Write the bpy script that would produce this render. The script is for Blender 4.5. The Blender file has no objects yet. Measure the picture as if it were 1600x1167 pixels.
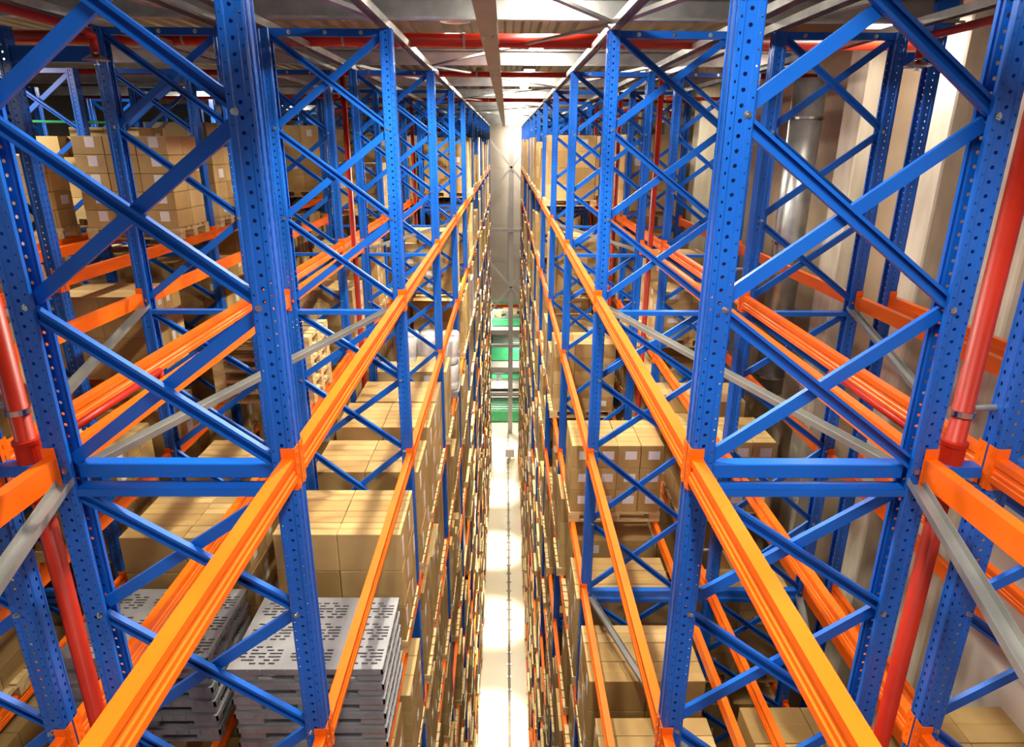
import bpy, math, random
from mathutils import Vector, Matrix
random.seed(7)
C = bpy.context.scene.collection
H = 18.0                      # camera height above the warehouse floor
PI = math.pi

# ------------------------------------------------------------------ materials
def newmat(name):
    m = bpy.data.materials.new(name); m.use_nodes = True
    nt = m.node_tree
    return m, nt, nt.nodes['Principled BSDF'], nt.nodes['Material Output']

def noise_mix(nt, b, c1, c2, scale=3.0, detail=4, stretch=None, coord='Object', sock='Base Color', lo=.35, hi=.65):
    tc = nt.nodes.new('ShaderNodeTexCoord')
    n = nt.nodes.new('ShaderNodeTexNoise'); n.inputs['Scale'].default_value = scale; n.inputs['Detail'].default_value = detail
    if stretch:
        mp = nt.nodes.new('ShaderNodeMapping'); mp.inputs['Scale'].default_value = stretch
        nt.links.new(tc.outputs[coord], mp.inputs[0]); nt.links.new(mp.outputs[0], n.inputs['Vector'])
    else:
        nt.links.new(tc.outputs[coord], n.inputs['Vector'])
    r = nt.nodes.new('ShaderNodeValToRGB')
    r.color_ramp.elements[0].position = lo; r.color_ramp.elements[1].position = hi
    r.color_ramp.elements[0].color = (*c1, 1); r.color_ramp.elements[1].color = (*c2, 1)
    nt.links.new(n.outputs['Fac'], r.inputs[0]); nt.links.new(r.outputs[0], b.inputs[sock])
    return n, r

def simple(name, c1, c2=None, rough=.5, metal=0, scale=3, stretch=None, coord='Object', coat=0):
    m, nt, b, o = newmat(name)
    b.inputs['Roughness'].default_value = rough; b.inputs['Metallic'].default_value = metal
    if coat: b.inputs['Coat Weight'].default_value = coat
    if c2 is None: b.inputs['Base Color'].default_value = (*c1, 1)
    else: noise_mix(nt, b, c1, c2, scale, 4, stretch, coord)
    return m

M = {}
BL1, BL2 = (.004, .085, .43), (.006, .108, .52)
M['blue'] = simple('blue_paint', BL1, BL2, .33, 0, 2.0)
M['orange'] = simple('orange_paint', (.80, .118, .004), (.88, .150, .006), .33, 0, 2.0)
M['red'] = simple('red_pipe_paint', (.33, .012, .003), (.42, .018, .004), .42, 0, 3)
M['galv'] = simple('galvanised_steel', (.34, .34, .33), (.50, .50, .47), .33, .75, 5, (1, 1, 1))
M['galvd'] = simple('dull_galvanised_steel', (.24, .24, .225), (.34, .33, .31), .42, .5, 3)
M['steel'] = simple('bolt_steel', (.55, .55, .55), None, .25, 1)
M['wood'] = simple('pallet_wood', (.42, .28, .11), (.68, .52, .26), .7, 0, 4, (1, 6, 6))
M['plastic'] = simple('grey_plastic', (.22, .225, .235), (.27, .275, .285), .42, 0, 6)
M['paper'] = simple('white_paper', (.78, .75, .74), None, .6)
M['tape'] = simple('packing_tape', (.46, .30, .11), None, .25)
M['film'] = simple('stretch_film', (.62, .63, .63), (.78, .78, .76), .2, 0, 9)
M['floor'] = simple('epoxy_floor', (.66, .60, .44), (.74, .68, .52), .22, 0, .4, coord='Object')
M['beige'] = simple('beige_wall_panel', (.58, .50, .40), (.63, .55, .45), .6, 0, .7)
M['whitepanel'] = simple('white_wall_panel', (.70, .66, .60), (.76, .72, .66), .5, 0, .7)
M['concrete'] = simple('concrete', (.50, .45, .34), (.64, .59, .46), .75, 0, 2.5, (3, 3, .6))
M['tan'] = simple('tan_infill', (.34, .26, .17), (.42, .33, .22), .75, 0, 1.5)
M['greysteel'] = simple('grey_painted_steel', (.42, .38, .33), (.48, .44, .39), .5, 0, 1)
for q in ('blue', 'orange', 'red'): M[q].node_tree.nodes['Principled BSDF'].inputs['Specular IOR Level'].default_value = .32
M['rail'] = simple('brown_steel', (.10, .07, .045), (.16, .115, .075), .4, .4, 2)
M['green'] = simple('green_paint', (.05, .42, .16), (.07, .52, .22), .4, 0, 3)
M['dark'] = simple('dark_interior', (.05, .05, .045), (.08, .075, .07), .7, 0, 1)
M['roof'] = simple('roof_deck', (.30, .30, .24), (.44, .43, .34), .5, .2, .8)
M['yellow'] = simple('yellow_paint', (.8, .55, .03), None, .4)
m, nt, b, o = newmat('lamp_diffuser'); b.inputs['Emission Color'].default_value = (1, .93, .80, 1); b.inputs['Emission Strength'].default_value = 14; M['lamp'] = m

# carton: tone differs from box to box
m, nt, b, o = newmat('cardboard'); b.inputs['Roughness'].default_value = .72
geo = nt.nodes.new('ShaderNodeNewGeometry'); inf = nt.nodes.new('ShaderNodeObjectInfo')
add = nt.nodes.new('ShaderNodeMath'); add.operation = 'ADD'
fr = nt.nodes.new('ShaderNodeMath'); fr.operation = 'FRACT'
nt.links.new(geo.outputs['Random Per Island'], add.inputs[0]); nt.links.new(inf.outputs['Random'], add.inputs[1]); nt.links.new(add.outputs[0], fr.inputs[0])
rp = nt.nodes.new('ShaderNodeValToRGB'); rp.color_ramp.elements[0].color = (.42, .265, .085, 1); rp.color_ramp.elements[1].color = (.60, .415, .165, 1)
nt.links.new(fr.outputs[0], rp.inputs[0])
tc = nt.nodes.new('ShaderNodeTexCoord'); ns = nt.nodes.new('ShaderNodeTexNoise'); ns.inputs['Scale'].default_value = 7; nt.links.new(tc.outputs['Object'], ns.inputs['Vector'])
mx = nt.nodes.new('ShaderNodeMixRGB'); mx.blend_type = 'MULTIPLY'; mx.inputs[0].default_value = .25
nt.links.new(rp.outputs[0], mx.inputs[1]); nt.links.new(ns.outputs['Fac'], mx.inputs[2]); nt.links.new(mx.outputs[0], b.inputs['Base Color'])
M['card'] = m

# perforated upright: real see-through holes punched by position on the profile
def perforated(name, c):
    m, nt, b, o = newmat(name)
    b.inputs['Roughness'].default_value = .27
    noise_mix(nt, b, *c, 2.0)
    N = nt.nodes; L = nt.links
    tc = N.new('ShaderNodeTexCoord'); so = N.new('ShaderNodeSeparateXYZ'); L.new(tc.outputs['Object'], so.inputs[0])
    sn = N.new('ShaderNodeSeparateXYZ'); L.new(tc.outputs['Normal'], sn.inputs[0])
    def mth(op, a, b_=None, c_=None):
        n = N.new('ShaderNodeMath'); n.operation = op
        for i, v in enumerate((a, b_, c_)):
            if v is None: continue
            if isinstance(v, (int, float)): n.inputs[i].default_value = v
            else: L.new(v, n.inputs[i])
        return n.outputs[0]
    x, y, z = so.outputs
    zp = mth('SUBTRACT', mth('FRACT', mth('MULTIPLY', z, 20.0)), .5)       # -0.5..0.5 over 50 mm
    zp = mth('MULTIPLY', zp, .05)
    zq = mth('MULTIPLY', mth('SUBTRACT', mth('FRACT', mth('ADD', mth('MULTIPLY', z, 20.0), .5)), .5), .05)
    def disc(u, cu, zz, r, sz=1.0):
        du = mth('SUBTRACT', u, cu); a = mth('MULTIPLY', du, du); w = mth('MULTIPLY', zz, 1 / sz); bb = mth('MULTIPLY', w, w)
        return mth('LESS_THAN', mth('ADD', a, bb), r * r)
    side = mth('GREATER_THAN', mth('ABSOLUTE', sn.outputs[1]), .8)
    front = mth('GREATER_THAN', mth('ABSOLUTE', sn.outputs[0]), .8)
    s1 = disc(x, -.0475, zp, .0072)
    s2 = disc(x, -.082, zq, .0038)
    s3 = disc(x, -.014, zq, .0035, 1.6)
    ay = mth('ABSOLUTE', y)
    f1 = disc(ay, .024, mth('MULTIPLY', zp, 1.0), .0055, 1.9)
    hs = mth('MULTIPLY', side, mth('MAXIMUM', s1, mth('MAXIMUM', s2, s3)))
    hf = mth('MULTIPLY', front, f1)
    h = mth('MAXIMUM', hs, hf)
    tr = N.new('ShaderNodeBsdfTransparent'); mix = N.new('ShaderNodeMixShader')
    L.new(h, mix.inputs[0]); L.new(b.outputs[0], mix.inputs[1]); L.new(tr.outputs[0], mix.inputs[2]); L.new(mix.outputs[0], o.inputs[0])
    return m
M['perf'] = perforated('perforated_blue_upright', (BL1, BL2))

# ------------------------------------------------------------------ mesh helpers
class MB:
    def __init__(s): s.v = []; s.f = []; s.m = []
    def box(s, x0, x1, y0, y1, z0, z1, mi=0):
        b = len(s.v)
        s.v += [(x0, y0, z0), (x1, y0, z0), (x1, y1, z0), (x0, y1, z0), (x0, y0, z1), (x1, y0, z1), (x1, y1, z1), (x0, y1, z1)]
        for q in ((0, 3, 2, 1), (4, 5, 6, 7), (0, 1, 5, 4), (1, 2, 6, 5), (2, 3, 7, 6), (3, 0, 4, 7)):
            s.f.append(tuple(b + i for i in q)); s.m.append(mi)
        return s
    def bevbox(s, x0, x1, y0, y1, z0, z1, r=.006, mi=0):
        b = len(s.v); n = 0
        cs = [(x, y, z) for z in (0, 1) for y in (0, 1) for x in (0, 1)]
        lo = (x0, y0, z0); hi = (x1, y1, z1)
        idx = {}
        for c in cs:
            for a in range(3):
                p = [ (hi if c[i] else lo)[i] + ((-r if c[i] else r) if i != a else 0) for i in range(3)]
                idx[(c, a)] = b + n; n += 1; s.v.append(tuple(p))
        def fl(a, val):
            o = [i for i in range(3) if i != a]
            seq = [(0, 0), (1, 0), (1, 1), (0, 1)]
            out = []
            for q in seq:
                c = [0, 0, 0]; c[a] = val; c[o[0]] = q[0]; c[o[1]] = q[1]; out.append(idx[(tuple(c), a)])
            flip = (a == 1)
            if (val == 1) == flip: out.reverse()
            return tuple(out)
        for a in range(3):
            for v in (0, 1): s.f.append(fl(a, v)); s.m.append(mi)
        for a in range(3):                       # edge strips
            o = [i for i in range(3) if i != a]
            for q in ((0, 0), (1, 0), (1, 1), (0, 1)):
                c0 = [0, 0, 0]; c0[o[0]], c0[o[1]] = q; c1 = list(c0); c1[a] = 1
                c0 = tuple(c0); c1 = tuple(c1)
                f = [idx[(c0, o[0])], idx[(c1, o[0])], idx[(c1, o[1])], idx[(c0, o[1])]]
                P = [Vector(s.v[i]) for i in f]; nrm = (P[1] - P[0]).cross(P[2] - P[0])
                out = Vector([0, 0, 0]); out[o[0]] = 1 if q[0] else -1; out[o[1]] = 1 if q[1] else -1
                if nrm.dot(out) < 0: f.reverse()
                s.f.append(tuple(f)); s.m.append(mi)
        for c in cs:
            f = [idx[(c, a)] for a in range(3)]
            P = [Vector(s.v[i]) for i in f]; nrm = (P[1] - P[0]).cross(P[2] - P[0])
            if nrm.dot(Vector([1 if t else -1 for t in c])) < 0: f.reverse()
            s.f.append(tuple(f)); s.m.append(mi)
        return s
    def sweep(s, prof, p0, p1, up, closed=True, caps=True, mi=0):
        """extrude a 2D outline (a along 'side', b along 'up') from p0 to p1"""
        p0 = Vector(p0); p1 = Vector(p1); d = (p1 - p0).normalized(); up = Vector(up)
        side = d.cross(up).normalized(); u = side.cross(d).normalized()
        b = len(s.v); n = len(prof)
        for P in (p0, p1):
            for a, c in prof: s.v.append(tuple(P + side * a + u * c))
        for i in range(n if closed else n - 1):
            j = (i + 1) % n
            s.f.append((b + i, b + j, b + n + j, b + n + i)); s.m.append(mi)
        if caps and closed:
            s.f.append(tuple(b + i for i in reversed(range(n)))); s.m.append(mi)
            s.f.append(tuple(b + n + i for i in range(n))); s.m.append(mi)
        return s
    def tube(s, p0, p1, r, n=14, mi=0, r1=None):
        r1 = r if r1 is None else r1
        p0 = Vector(p0); p1 = Vector(p1); d = (p1 - p0).normalized()
        a = d.orthogonal().normalized(); c = d.cross(a); b = len(s.v)
        for P, R in ((p0, r), (p1, r1)):
            for i in range(n):
                t = 2 * PI * i / n; s.v.append(tuple(P + a * (R * math.cos(t)) + c * (R * math.sin(t))))
        for i in range(n):
            j = (i + 1) % n; s.f.append((b + i, b + j, b + n + j, b + n + i)); s.m.append(mi)
        s.f.append(tuple(b + i for i in reversed(range(n)))); s.m.append(mi)
        s.f.append(tuple(b + n + i for i in range(n))); s.m.append(mi)
        return s
    def path(s, pts, r, n=12, mi=0):
        for a, c in zip(pts[:-1], pts[1:]): s.tube(a, c, r, n, mi)
        return s
    def lathe(s, prof, c, n=20, mi=0, axis=2):
        b = len(s.v); k = len(prof)
        for i in range(n):
            t = 2 * PI * i / n
            for r, z in prof: s.v.append((c[0] + r * math.cos(t), c[1] + r * math.sin(t), c[2] + z))
        for i in range(n):
            j = (i + 1) % n
            for q in range(k - 1):
                s.f.append((b + i * k + q, b + j * k + q, b + j * k + q + 1, b + i * k + q + 1)); s.m.append(mi)
        return s
    def mesh(s, name, mats):
        me = bpy.data.meshes.new(name); me.from_pydata(s.v, [], s.f)
        if not isinstance(mats, (list, tuple)): mats = [mats]
        for q in mats: me.materials.append(M[q])
        if len(mats) > 1: me.polygons.foreach_set('material_index', s.m)
        me.update(); return me

def link(name, me, parent=None, loc=(0, 0, 0), rot=(0, 0, 0)):
    o = bpy.data.objects.new(name, me); C.objects.link(o)
    o.location = loc; o.rotation_euler = rot
    if parent: o.parent = parent
    return o
def tag(o, label, cat, group=None):
    o['label'] = label; o['category'] = cat
    if group: o['group'] = group
    return o

def struct(o): o['kind'] = 'structure'; return o
def W(z): return z + H

def offset(pts, t):
    """thin sheet outline of thickness t along an open polyline"""
    n = len(pts); out = []
    for i in range(n):
        p = Vector(pts[i]).to_2d() if False else Vector((pts[i][0], pts[i][1]))
        d0 = (Vector(pts[i]) - Vector(pts[i - 1])).normalized() if i > 0 else None
        d1 = (Vector(pts[i + 1]) - Vector(pts[i])).normalized() if i < n - 1 else None
        if d0 is None: d0 = d1
        if d1 is None: d1 = d0
        n0 = Vector((-d0[1], d0[0])); n1 = Vector((-d1[1], d1[0])); m_ = (n0 + n1)
        m_ = m_.normalized() if m_.length > 1e-6 else n0
        k = max(.5, m_.dot(n0))
        out.append((pts[i][0] + m_[0] * t / k, pts[i][1] + m_[1] * t / k))
    return list(pts) + out[::-1]

# ------------------------------------------------------------------ layout numbers (metres, relative to camera height)
S = 2.85; Y1 = 2.315
def YF(n): return Y1 + S * (n - 1)
def ZL(k): return -1.185 - 1.49 * k           # connector top of level k
PW = .095; W2 = .4585                          # upright depth, half centre distance
AF = .81                                       # aisle face of the uprights
ROWX = {'L1': -(AF + .0475 + W2), 'L2': -(2.095 + W2), 'L3': -(3.73 + W2), 'L4': -(5.10 + W2), 'L5': -(7.6 + W2),
        'R1': AF + .0475 + W2, 'R2': 2.115 + W2}
ROWN = {'L1': 'first left rack', 'L2': 'second left rack', 'L3': 'third left rack', 'L4': 'fourth left rack', 'L5': 'fifth left rack',
        'R1': 'first right rack', 'R2': 'second right rack', 'R3': 'wall-side right rack'}
ORD = ['nearest', 'second', 'third', 'fourth', 'fifth', 'sixth', 'seventh', 'eighth', 'ninth', 'tenth', 'eleventh', 'twelfth', 'thirteenth', 'fourteenth']
FRN = lambda n: 'unseen start' if n == 0 else ORD[n - 1]
def LV(row, k): return ZL(k) + (.15 if row in ('L3', 'L4', 'L5') else 0)

# uprights: omega profile, slotted face at x = 0, open towards -x
half = [(0, .0), (0, .013), (-.004, .016), (-.004, .034), (0, .037), (0, .044), (-.006, .050), (-.024, .050), (-.029, .045), (-.066, .045), (-.071, .050), (-.090, .050), (-.095, .046), (-.095, .030)]
prof_post = [(x, -y) for x, y in reversed(half)] + half[1:]
def post_mesh(z0, z1):
    ol = offset(prof_post, .0025)
    m_ = MB(); b = 0; n = len(ol)
    for z in (z0, z1):
        for x, y in ol: m_.v.append((x, y, z))
    for i in range(n):
        j = (i + 1) % n; m_.f.append((i, j, n + j, n + i)); m_.m.append(0)
    return m_.mesh('post', 'perf')
ME = {}
ME['post'] = post_mesh(0.0, W(.805))
foot = MB().box(-.12, .02, -.07, .07, 0, .008); ME['foot'] = foot.mesh('foot', 'blue')

# nodes of the bracing
def node_panels():
    out = []; z = .79
    out += [(.79, .095), (.095, -.60), (-.60, -1.29)]
    z = -1.38
    out += [(-1.38, -2.01), (-2.01, -2.70), (-2.70, -3.48), (-3.48, -4.27)]
    z = -4.36
    while z > -17:
        for i in range(4): out.append((z, z - .7225)); z -= .7225
        z -= .09
    return out, None
PAN, _ = node_panels()
BARS = [-1.29, -1.38, -4.27, -4.36, -7.25, -7.34, -10.23, -10.32, -13.21, -13.30, -16.19, -16.28]
XN = .433
def cprof(w, d, t): # C channel outline, web at b=0 side -> open towards +b
    return [(-w/2, d), (-w/2, 0), (w/2, 0), (w/2, d), (w/2 - t, d), (w/2 - t, t), (-w/2 + t, t), (-w/2 + t, d)]
def cprof_lip(w, d, t, l):
    return [(-w/2 + l, d), (-w/2, d), (-w/2, 0), (w/2, 0), (w/2, d), (w/2 - l, d), (w/2 - l, d - t), (w/2 - t, d - t), (w/2 - t, t), (-w/2 + t, t), (-w/2 + t, d - t), (-w/2 + l, d - t)]
def add_brace(m_, zt, zb, kind):
    if kind == 'back':    # falls to the left: flat web to the camera
        m_.sweep(cprof(.052, .022, .003), (XN, .002, zt - .02), (-XN, .002, zb + .02), (0, 1, 0))
    else:                 # falls to the right: ribbed, lips to the camera
        m_.sweep(cprof_lip(.050, .026, .003, .013), (-XN, -.006, zt - .02), (XN, -.006, zb + .02), (0, -1, 0))
_bc = {}
def brace_mesh(h, kind):
    key = (round(h, 4), kind)
    if key not in _bc:
        m_ = MB(); add_brace(m_, 0, -h, kind); _bc[key] = m_.mesh('brace', 'blue')
    return _bc[key]
bt = MB().tube((0, -.051, 0), (0, -.058, 0), .012, 6); bt.tube((0, -.058, 0), (0, -.066, 0), .006, 8); bt.tube((0, -.0505, 0), (0, -.052, 0), .016, 14)
ME['bolt'] = bt.mesh('bolt', 'steel')
ME['bar'] = MB().bevbox(-W2 + .05, W2 - .05, -.03, .03, -.066, 0, .004).mesh('cross_bar', 'blue')
ME['bar_low'] = MB().box(-W2 + .05, W2 - .05, -.048, .02, -.003, 0).box(-W2 + .05, W2 - .05, -.048, -.045, -.035, 0).box(-W2 + .05, W2 - .05, .017, .02, -.04, 0).mesh('cross_bar', 'blue')
tr_ = MB().box(-W2 + .03, W2 - .03, -.02, .02, .752, .804)
ME['top'] = tr_.mesh('top_rail', 'blue')
for i in (-.25, -.02, .22): MB()
def lower_mesh(first):
    m_ = MB()
    for i, (a, b_) in enumerate(PAN):
        if i < first: continue
        add_brace(m_, a, b_, 'back'); add_brace(m_, a, b_, 'front')
    return m_
_low = {}
def bracing(first, floor_bars=True):
    if first not in _low:
        m_ = lower_mesh(first)
        zlim = PAN[first][0] + .2 if first else 5
        for z in BARS:
            if z < zlim: m_.box(-W2 + .05, W2 - .05, -.03, .03, z - .003, z).box(-W2 + .05, W2 - .05, -.03, -.027, z - .05, z)
        _low[first] = m_.mesh('bracing', 'blue')
    return _low[first]

def frame(row, n, first=0, bolts=False):
    x = ROWX[row]; y = YF(n)
    r = link('upright_frame', None, None, (x, y, 0))
    nm = ROWN[row]
    tag(r, ('blue perforated upright frame with crossed braces, %s frame of the %s' % (FRN(n), nm)) if n else
        'blue perforated upright frame just behind the viewpoint in the %s' % nm, 'rack upright', 'upright frames')
    for sx in (1, -1):
        link('post', ME['post'], r, (sx * (W2 + PW / 2), 0, 0), (0, 0, 0 if sx > 0 else PI))
        link('foot_plate', ME['foot'], r, (sx * (W2 + PW / 2), 0, 0), (0, 0, 0 if sx > 0 else PI))
    t = link('top_rail', ME['top'], r, (0, 0, H))
    if bolts:
        for bx in (-.27, .0, .27): link('bolt', ME['bolt'], t, (bx, .031, .778))
    for i in range(first):
        a, b_ = PAN[i]
        for kind in ('back', 'front'):
            o = link('brace', brace_mesh(a - b_, kind), r, (0, 0, W(a)))
    if bolts:
        for i in range(first):
            for sx in (1, -1): link('bolt', ME['bolt'], r, (sx * (XN + .0), 0.005, W(PAN[i][1]) + .0))
    for z in BARS:
        if first and z > PAN[first][0] - .01:
            up = z in (-1.29, -4.27)
            if up and n > 1: continue
            link('cross_bar', ME['bar'] if up else ME['bar_low'], r, (0, .02 if up else 0, W(z + (.012 if up else .006))))
    link('bracing', bracing(first), r, (0, 0, H))
    return r

for row in ('L1', 'R1', 'L2', 'R2'):
    for n in range(0, 13):
        near = 1 <= n <= 4
        frame(row, n, (7 if n > 1 else 5) if near else 0, near and n <= 3)
for n in range(1, 9):
    for row in ('L3', 'L4'): frame(row, n, 0)
for n in range(2, 10): frame('L5', n, 0)

# tall single uprights beside the right wall
for n in (1, 2, 3):
    r = link('wall_side_upright', None, None, (3.37, YF(n), 0))
    tag(r, 'tall single blue upright between second right rack and wall, %s one' % FRN(n), 'rack upright', 'single uprights by the right wall')
    link('post', ME['post'], r, (0, 0, 0)); link('foot_plate', ME['foot'], r)
    link('head_plate', MB().box(-.13, .03, -.06, .06, 0, .22).mesh('head_plate', 'blue'), r, (0, 0, W(.80)))

# short link beams joining tops of racks
ME['linkb'] = MB().box(-.1, .1, -.03, .03, 0, .12).mesh('link_beam', 'blue')
def linkbeam(x0, x1, y, z, label):
    o = link('link_beam', MB().box(0, x1 - x0, -.03, .03, 0, .11).mesh('link_beam', 'blue'), None, (x0, y, W(z)))
    tag(o, label, 'beam', 'blue link beams at rack heads')
for n in (1, 2, 3, 4):
    linkbeam(-3.73, -3.07, YF(n), .56, 'thick blue link beam joining second and third left racks at %s frame head' % FRN(n))
    if n < 4: linkbeam(3.10, 3.25, YF(n), .56, 'short blue link beam from second right rack to wall-side upright, %s frame' % FRN(n))
# spacers between back-to-back rows
for n in range(1, 5):
    for sx, nm in ((-1, 'left'), (1, 'right')):
        for z in ((-1.28, -1.37) if n == 1 else (-1.37, -4.35)):
            o = link('row_spacer', MB().box(-.105, .105, -.03, .03, -.05, 0).mesh('row_spacer', 'blue'), None, (sx * 1.935, YF(n), W(z)))
            zz = {-1.28: 'upper one at top level', -1.37: 'below top level', -4.35: 'at third level'}[z]
            tag(o, 'short blue spacer between %s racks, %s, %s frame' % (nm, zz, FRN(n)), 'spacer', 'blue row spacers')

# ------------------------------------------------------------------ beams
bh = .105; bw = .05
bprof = [(-.025, 0), (.025, 0), (.025, -.030), (.019, -.036), (.019, -.052), (.025, -.058), (.025, -.075), (.030, -.080), (.030, -bh), (-.025, -bh)]
def beam_mb(m_, x, y0, y1, zt, sx, mi=0):
    """zt = top of beam; sx=+1: moulded face towards +x"""
    pr = [(a * sx, b_) for a, b_ in bprof]
    if sx < 0: pr = pr[::-1]
    m_.sweep(pr, (x, y0, zt), (x, y1, zt), (0, 0, 1))
def brk_mb(m_, x, y, z, sx, sy, mi=0):
    """L connector: z is its top; plate across the beam end plus slotted flange on the upright face. sy=+1: upright lies at +y"""
    m_.box(x - .028, x + .026, y - .002, y + .002, z - .19, z)
    xf = x + sx * .0265
    x0, x1 = sorted((xf, xf + sx * .003))
    m_.box(x0, x1, min(y, y + sy * .045), max(y, y + sy * .045), z - .19, z)
    for i in range(4):
        zz = z - .022 - i * .05
        m_.box(min(xf, xf + sx * .0055), max(xf, xf + sx * .0055), min(y + sy * .018, y + sy * .026), max(y + sy * .018, y + sy * .026), zz - .022, zz)
_bm = {}
def beam_meshes(sx):
    if sx not in _bm:
        m_ = MB(); L_ = S - .10 - .006
        beam_mb(m_, 0, .053, .053 + L_, 0, sx)
        a = MB(); brk_mb(a, 0, .051, .045, sx, -1)
        b_ = MB(); brk_mb(b_, 0, S - .051, .045, sx, 1)
        _bm[sx] = (m_.mesh('pallet_beam', 'orange'), a.mesh('bracket', 'orange'), b_.mesh('bracket', 'orange'))
    return _bm[sx]
LVN = ['top level', 'second level', 'third level', 'fourth level', 'fifth level', 'sixth level', 'seventh level', 'eighth level', 'ninth level', 'tenth level', 'eleventh level', 'twelfth level']
def faces(row):
    x = ROWX[row]; s = -1 if row[0] == 'L' else 1
    a = x - s * (W2 + PW / 2); b_ = x + s * (W2 + PW / 2)
    # inner = towards the aisle; beam sits flush with the upright face
    return {'inner': (a + s * .0245, -s), 'outer': (b_ - s * .0245, s)}
nb = 0
stuff = MB()
def beam(row, side, k, bay):
    global nb
    x, sx = faces(row)[side]
    z = W(LV(row, k)) - .045
    cond = (row in ('L1', 'R1') and ((bay <= 4 and k <= 5) or (bay <= 11 and side == 'inner' and k <= 3))) or \
           (row in ('L2', 'R2') and bay <= 4 and k <= 3) or (row in ('L3', 'L4') and 1 <= bay <= 4 and k <= 1)
    if cond and nb < 300:
        me, a, b_ = beam_meshes(sx)
        o = link('pallet_beam', me, None, (x, YF(bay), z))
        link('bracket', a, o); link('bracket', b_, o)
        sd = {'L1': {'inner': 'aisle', 'outer': 'rear'}, 'R1': {'inner': 'aisle', 'outer': 'rear'}}.get(row, {'inner': 'near', 'outer': 'far'})[side]
        tag(o, 'orange pallet beam, %s side of %s, %s, %s bay from the camera' % (sd, ROWN[row], LVN[k], ORD[bay]), 'pallet beam', 'orange pallet beams')
        nb += 1
    else:
        beam_mb(stuff, x, YF(bay) + .053, YF(bay + 1) - .053, z, sx)
        brk_mb(stuff, x, YF(bay) + .051, z + .045, sx, -1); brk_mb(stuff, x, YF(bay + 1) - .051, z + .045, sx, 1)
for row in ('L1', 'R1', 'L2', 'R2', 'L3', 'L4'):
    for bay in range(0, 12 if row[1] == '1' else 8):
        if row in ('L3', 'L4') and bay < 1: continue
        for k in range(0, 12 if row[1] == '1' else 6):
            for side in ('inner', 'outer'):
                if row[1] == '1' and side == 'outer' and bay > 6: continue
                beam(row, side, k, bay)
for bay in range(2, 9):
    for k in range(0, 2): beam('L5', 'inner', k, bay)
so_ = link('distant_pallet_beams', stuff.mesh('distant_pallet_beams', 'orange')); so_['kind'] = 'stuff'
tag(so_, 'orange pallet beams of the distant and lower rack bays', 'pallet beam')
print('beams', nb)
# beams on the wall side
me, a, b_ = beam_meshes(-1)
for k in range(0, 4):
    for bay in (0, 1):
        o = link('pallet_beam', me, None, (3.3455, YF(bay), W(ZL(k)) - .045))
        link('bracket', a, o); link('bracket', b_, o)
        tag(o, 'orange pallet beam on the single uprights near the right wall, %s, %s bay' % (LVN[k], ORD[bay]), 'pallet beam', 'orange pallet beams')

# ------------------------------------------------------------------ grey plan bracing
def gbar(p0, p1, label, w=.06, d=.03, up=(0, 0, 1), name='grey_brace', group='galvanised plan braces', mat='galvd'):
    p0 = Vector(p0); p1 = Vector(p1)
    m_ = MB().sweep(cprof(w, d, .003), (0, 0, 0), tuple(p1 - p0), up)
    o = link(name, m_.mesh(name, mat), None, (p0[0], p0[1], p0[2] + H))
    return tag(o, label, 'brace', group)
for s, nm in ((-1, 'left'), (1, 'right')):
    fi = s * (AF + .08); ro = s * (AF + .94); f2 = s * 2.13; r2 = s * 2.99
    for z, zn in ((-1.345, 'below top level'), (-4.315, 'below third level')):
        for (a, na), (b_, nb_), tx in (((fi, 2), (ro, 1), 'first and second frames'), ((ro, 1), (fi, 0), 'camera side of nearest frame'), ((fi, 4), (ro, 3), 'third and fourth frames')):
            y0, y1 = YF(na), YF(nb_)
            e = .06 if y1 > y0 else -.06
            gbar((a, y0 + e, z), (b_, y1 - e, z), 'galvanised diagonal brace in first %s rack, %s, %s' % (nm, zn, tx))
        for (a, na), (b_, nb_), tx in (((r2, 2), (f2, 1), 'first and second frames'), ((f2, 1), (r2, 0), 'camera side of nearest frame')):
            y0, y1 = YF(na), YF(nb_)
            gbar((a, y0 - .06, z), (b_, y1 + .06, z), 'galvanised diagonal brace in second %s rack, %s, %s' % (nm, zn, tx))

# ------------------------------------------------------------------ roof steel
def zpur(x0, x1, y, z0, h, label):
    # galvanised C purlin along x with lips
    w = .07; t = .003; l = .018
    pr = [(0, 0), (w, 0), (w, l), (w - t, l), (w - t, t), (t, t), (t, h - t), (w - t, h - t), (w - t, h - l), (w, h - l), (w, h), (0, h)]
    m_ = MB().sweep([(a, b_) for a, b_ in pr], (x0, y, 0), (x1, y, 0), (0, 0, 1))
    # sweep side = d x up = (1,0,0)x(0,0,1) = -y
    o = link('purlin', m_.mesh('purlin', 'galv'), None, (0, 0, W(z0)))
    tag(o, label, 'purlin', 'galvanised purlins over the racks')
for n in range(0, 13):
    zpur(-9.2, 3.45, YF(n) - .02, .862, .17, 'long galvanised purlin across the rack tops, over the %s frame line' % (FRN(n) if n else 'unseen first'))
def chan(x, z0, w, d, y0, y1, label, name='top_channel', mat='galv', up=(0, 0, -1)):
    m_ = MB().sweep(cprof(w, d, .004), (0, 0, 0), (0, y1 - y0, 0), up)
    o = link(name, m_.mesh(name, mat), None, (x, y0, W(z0)))
    return tag(o, label, 'channel', 'lengthwise galvanised channels')
YE = YF(12) + .1; YS = YF(0) - .1
chan(-.86, .86, .075, .055, YS, YE, 'galvanised channel along the left rack tops beside the aisle')
chan(.86, .86, .075, .055, YS, YE, 'galvanised channel along the right rack tops beside the aisle')
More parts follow.
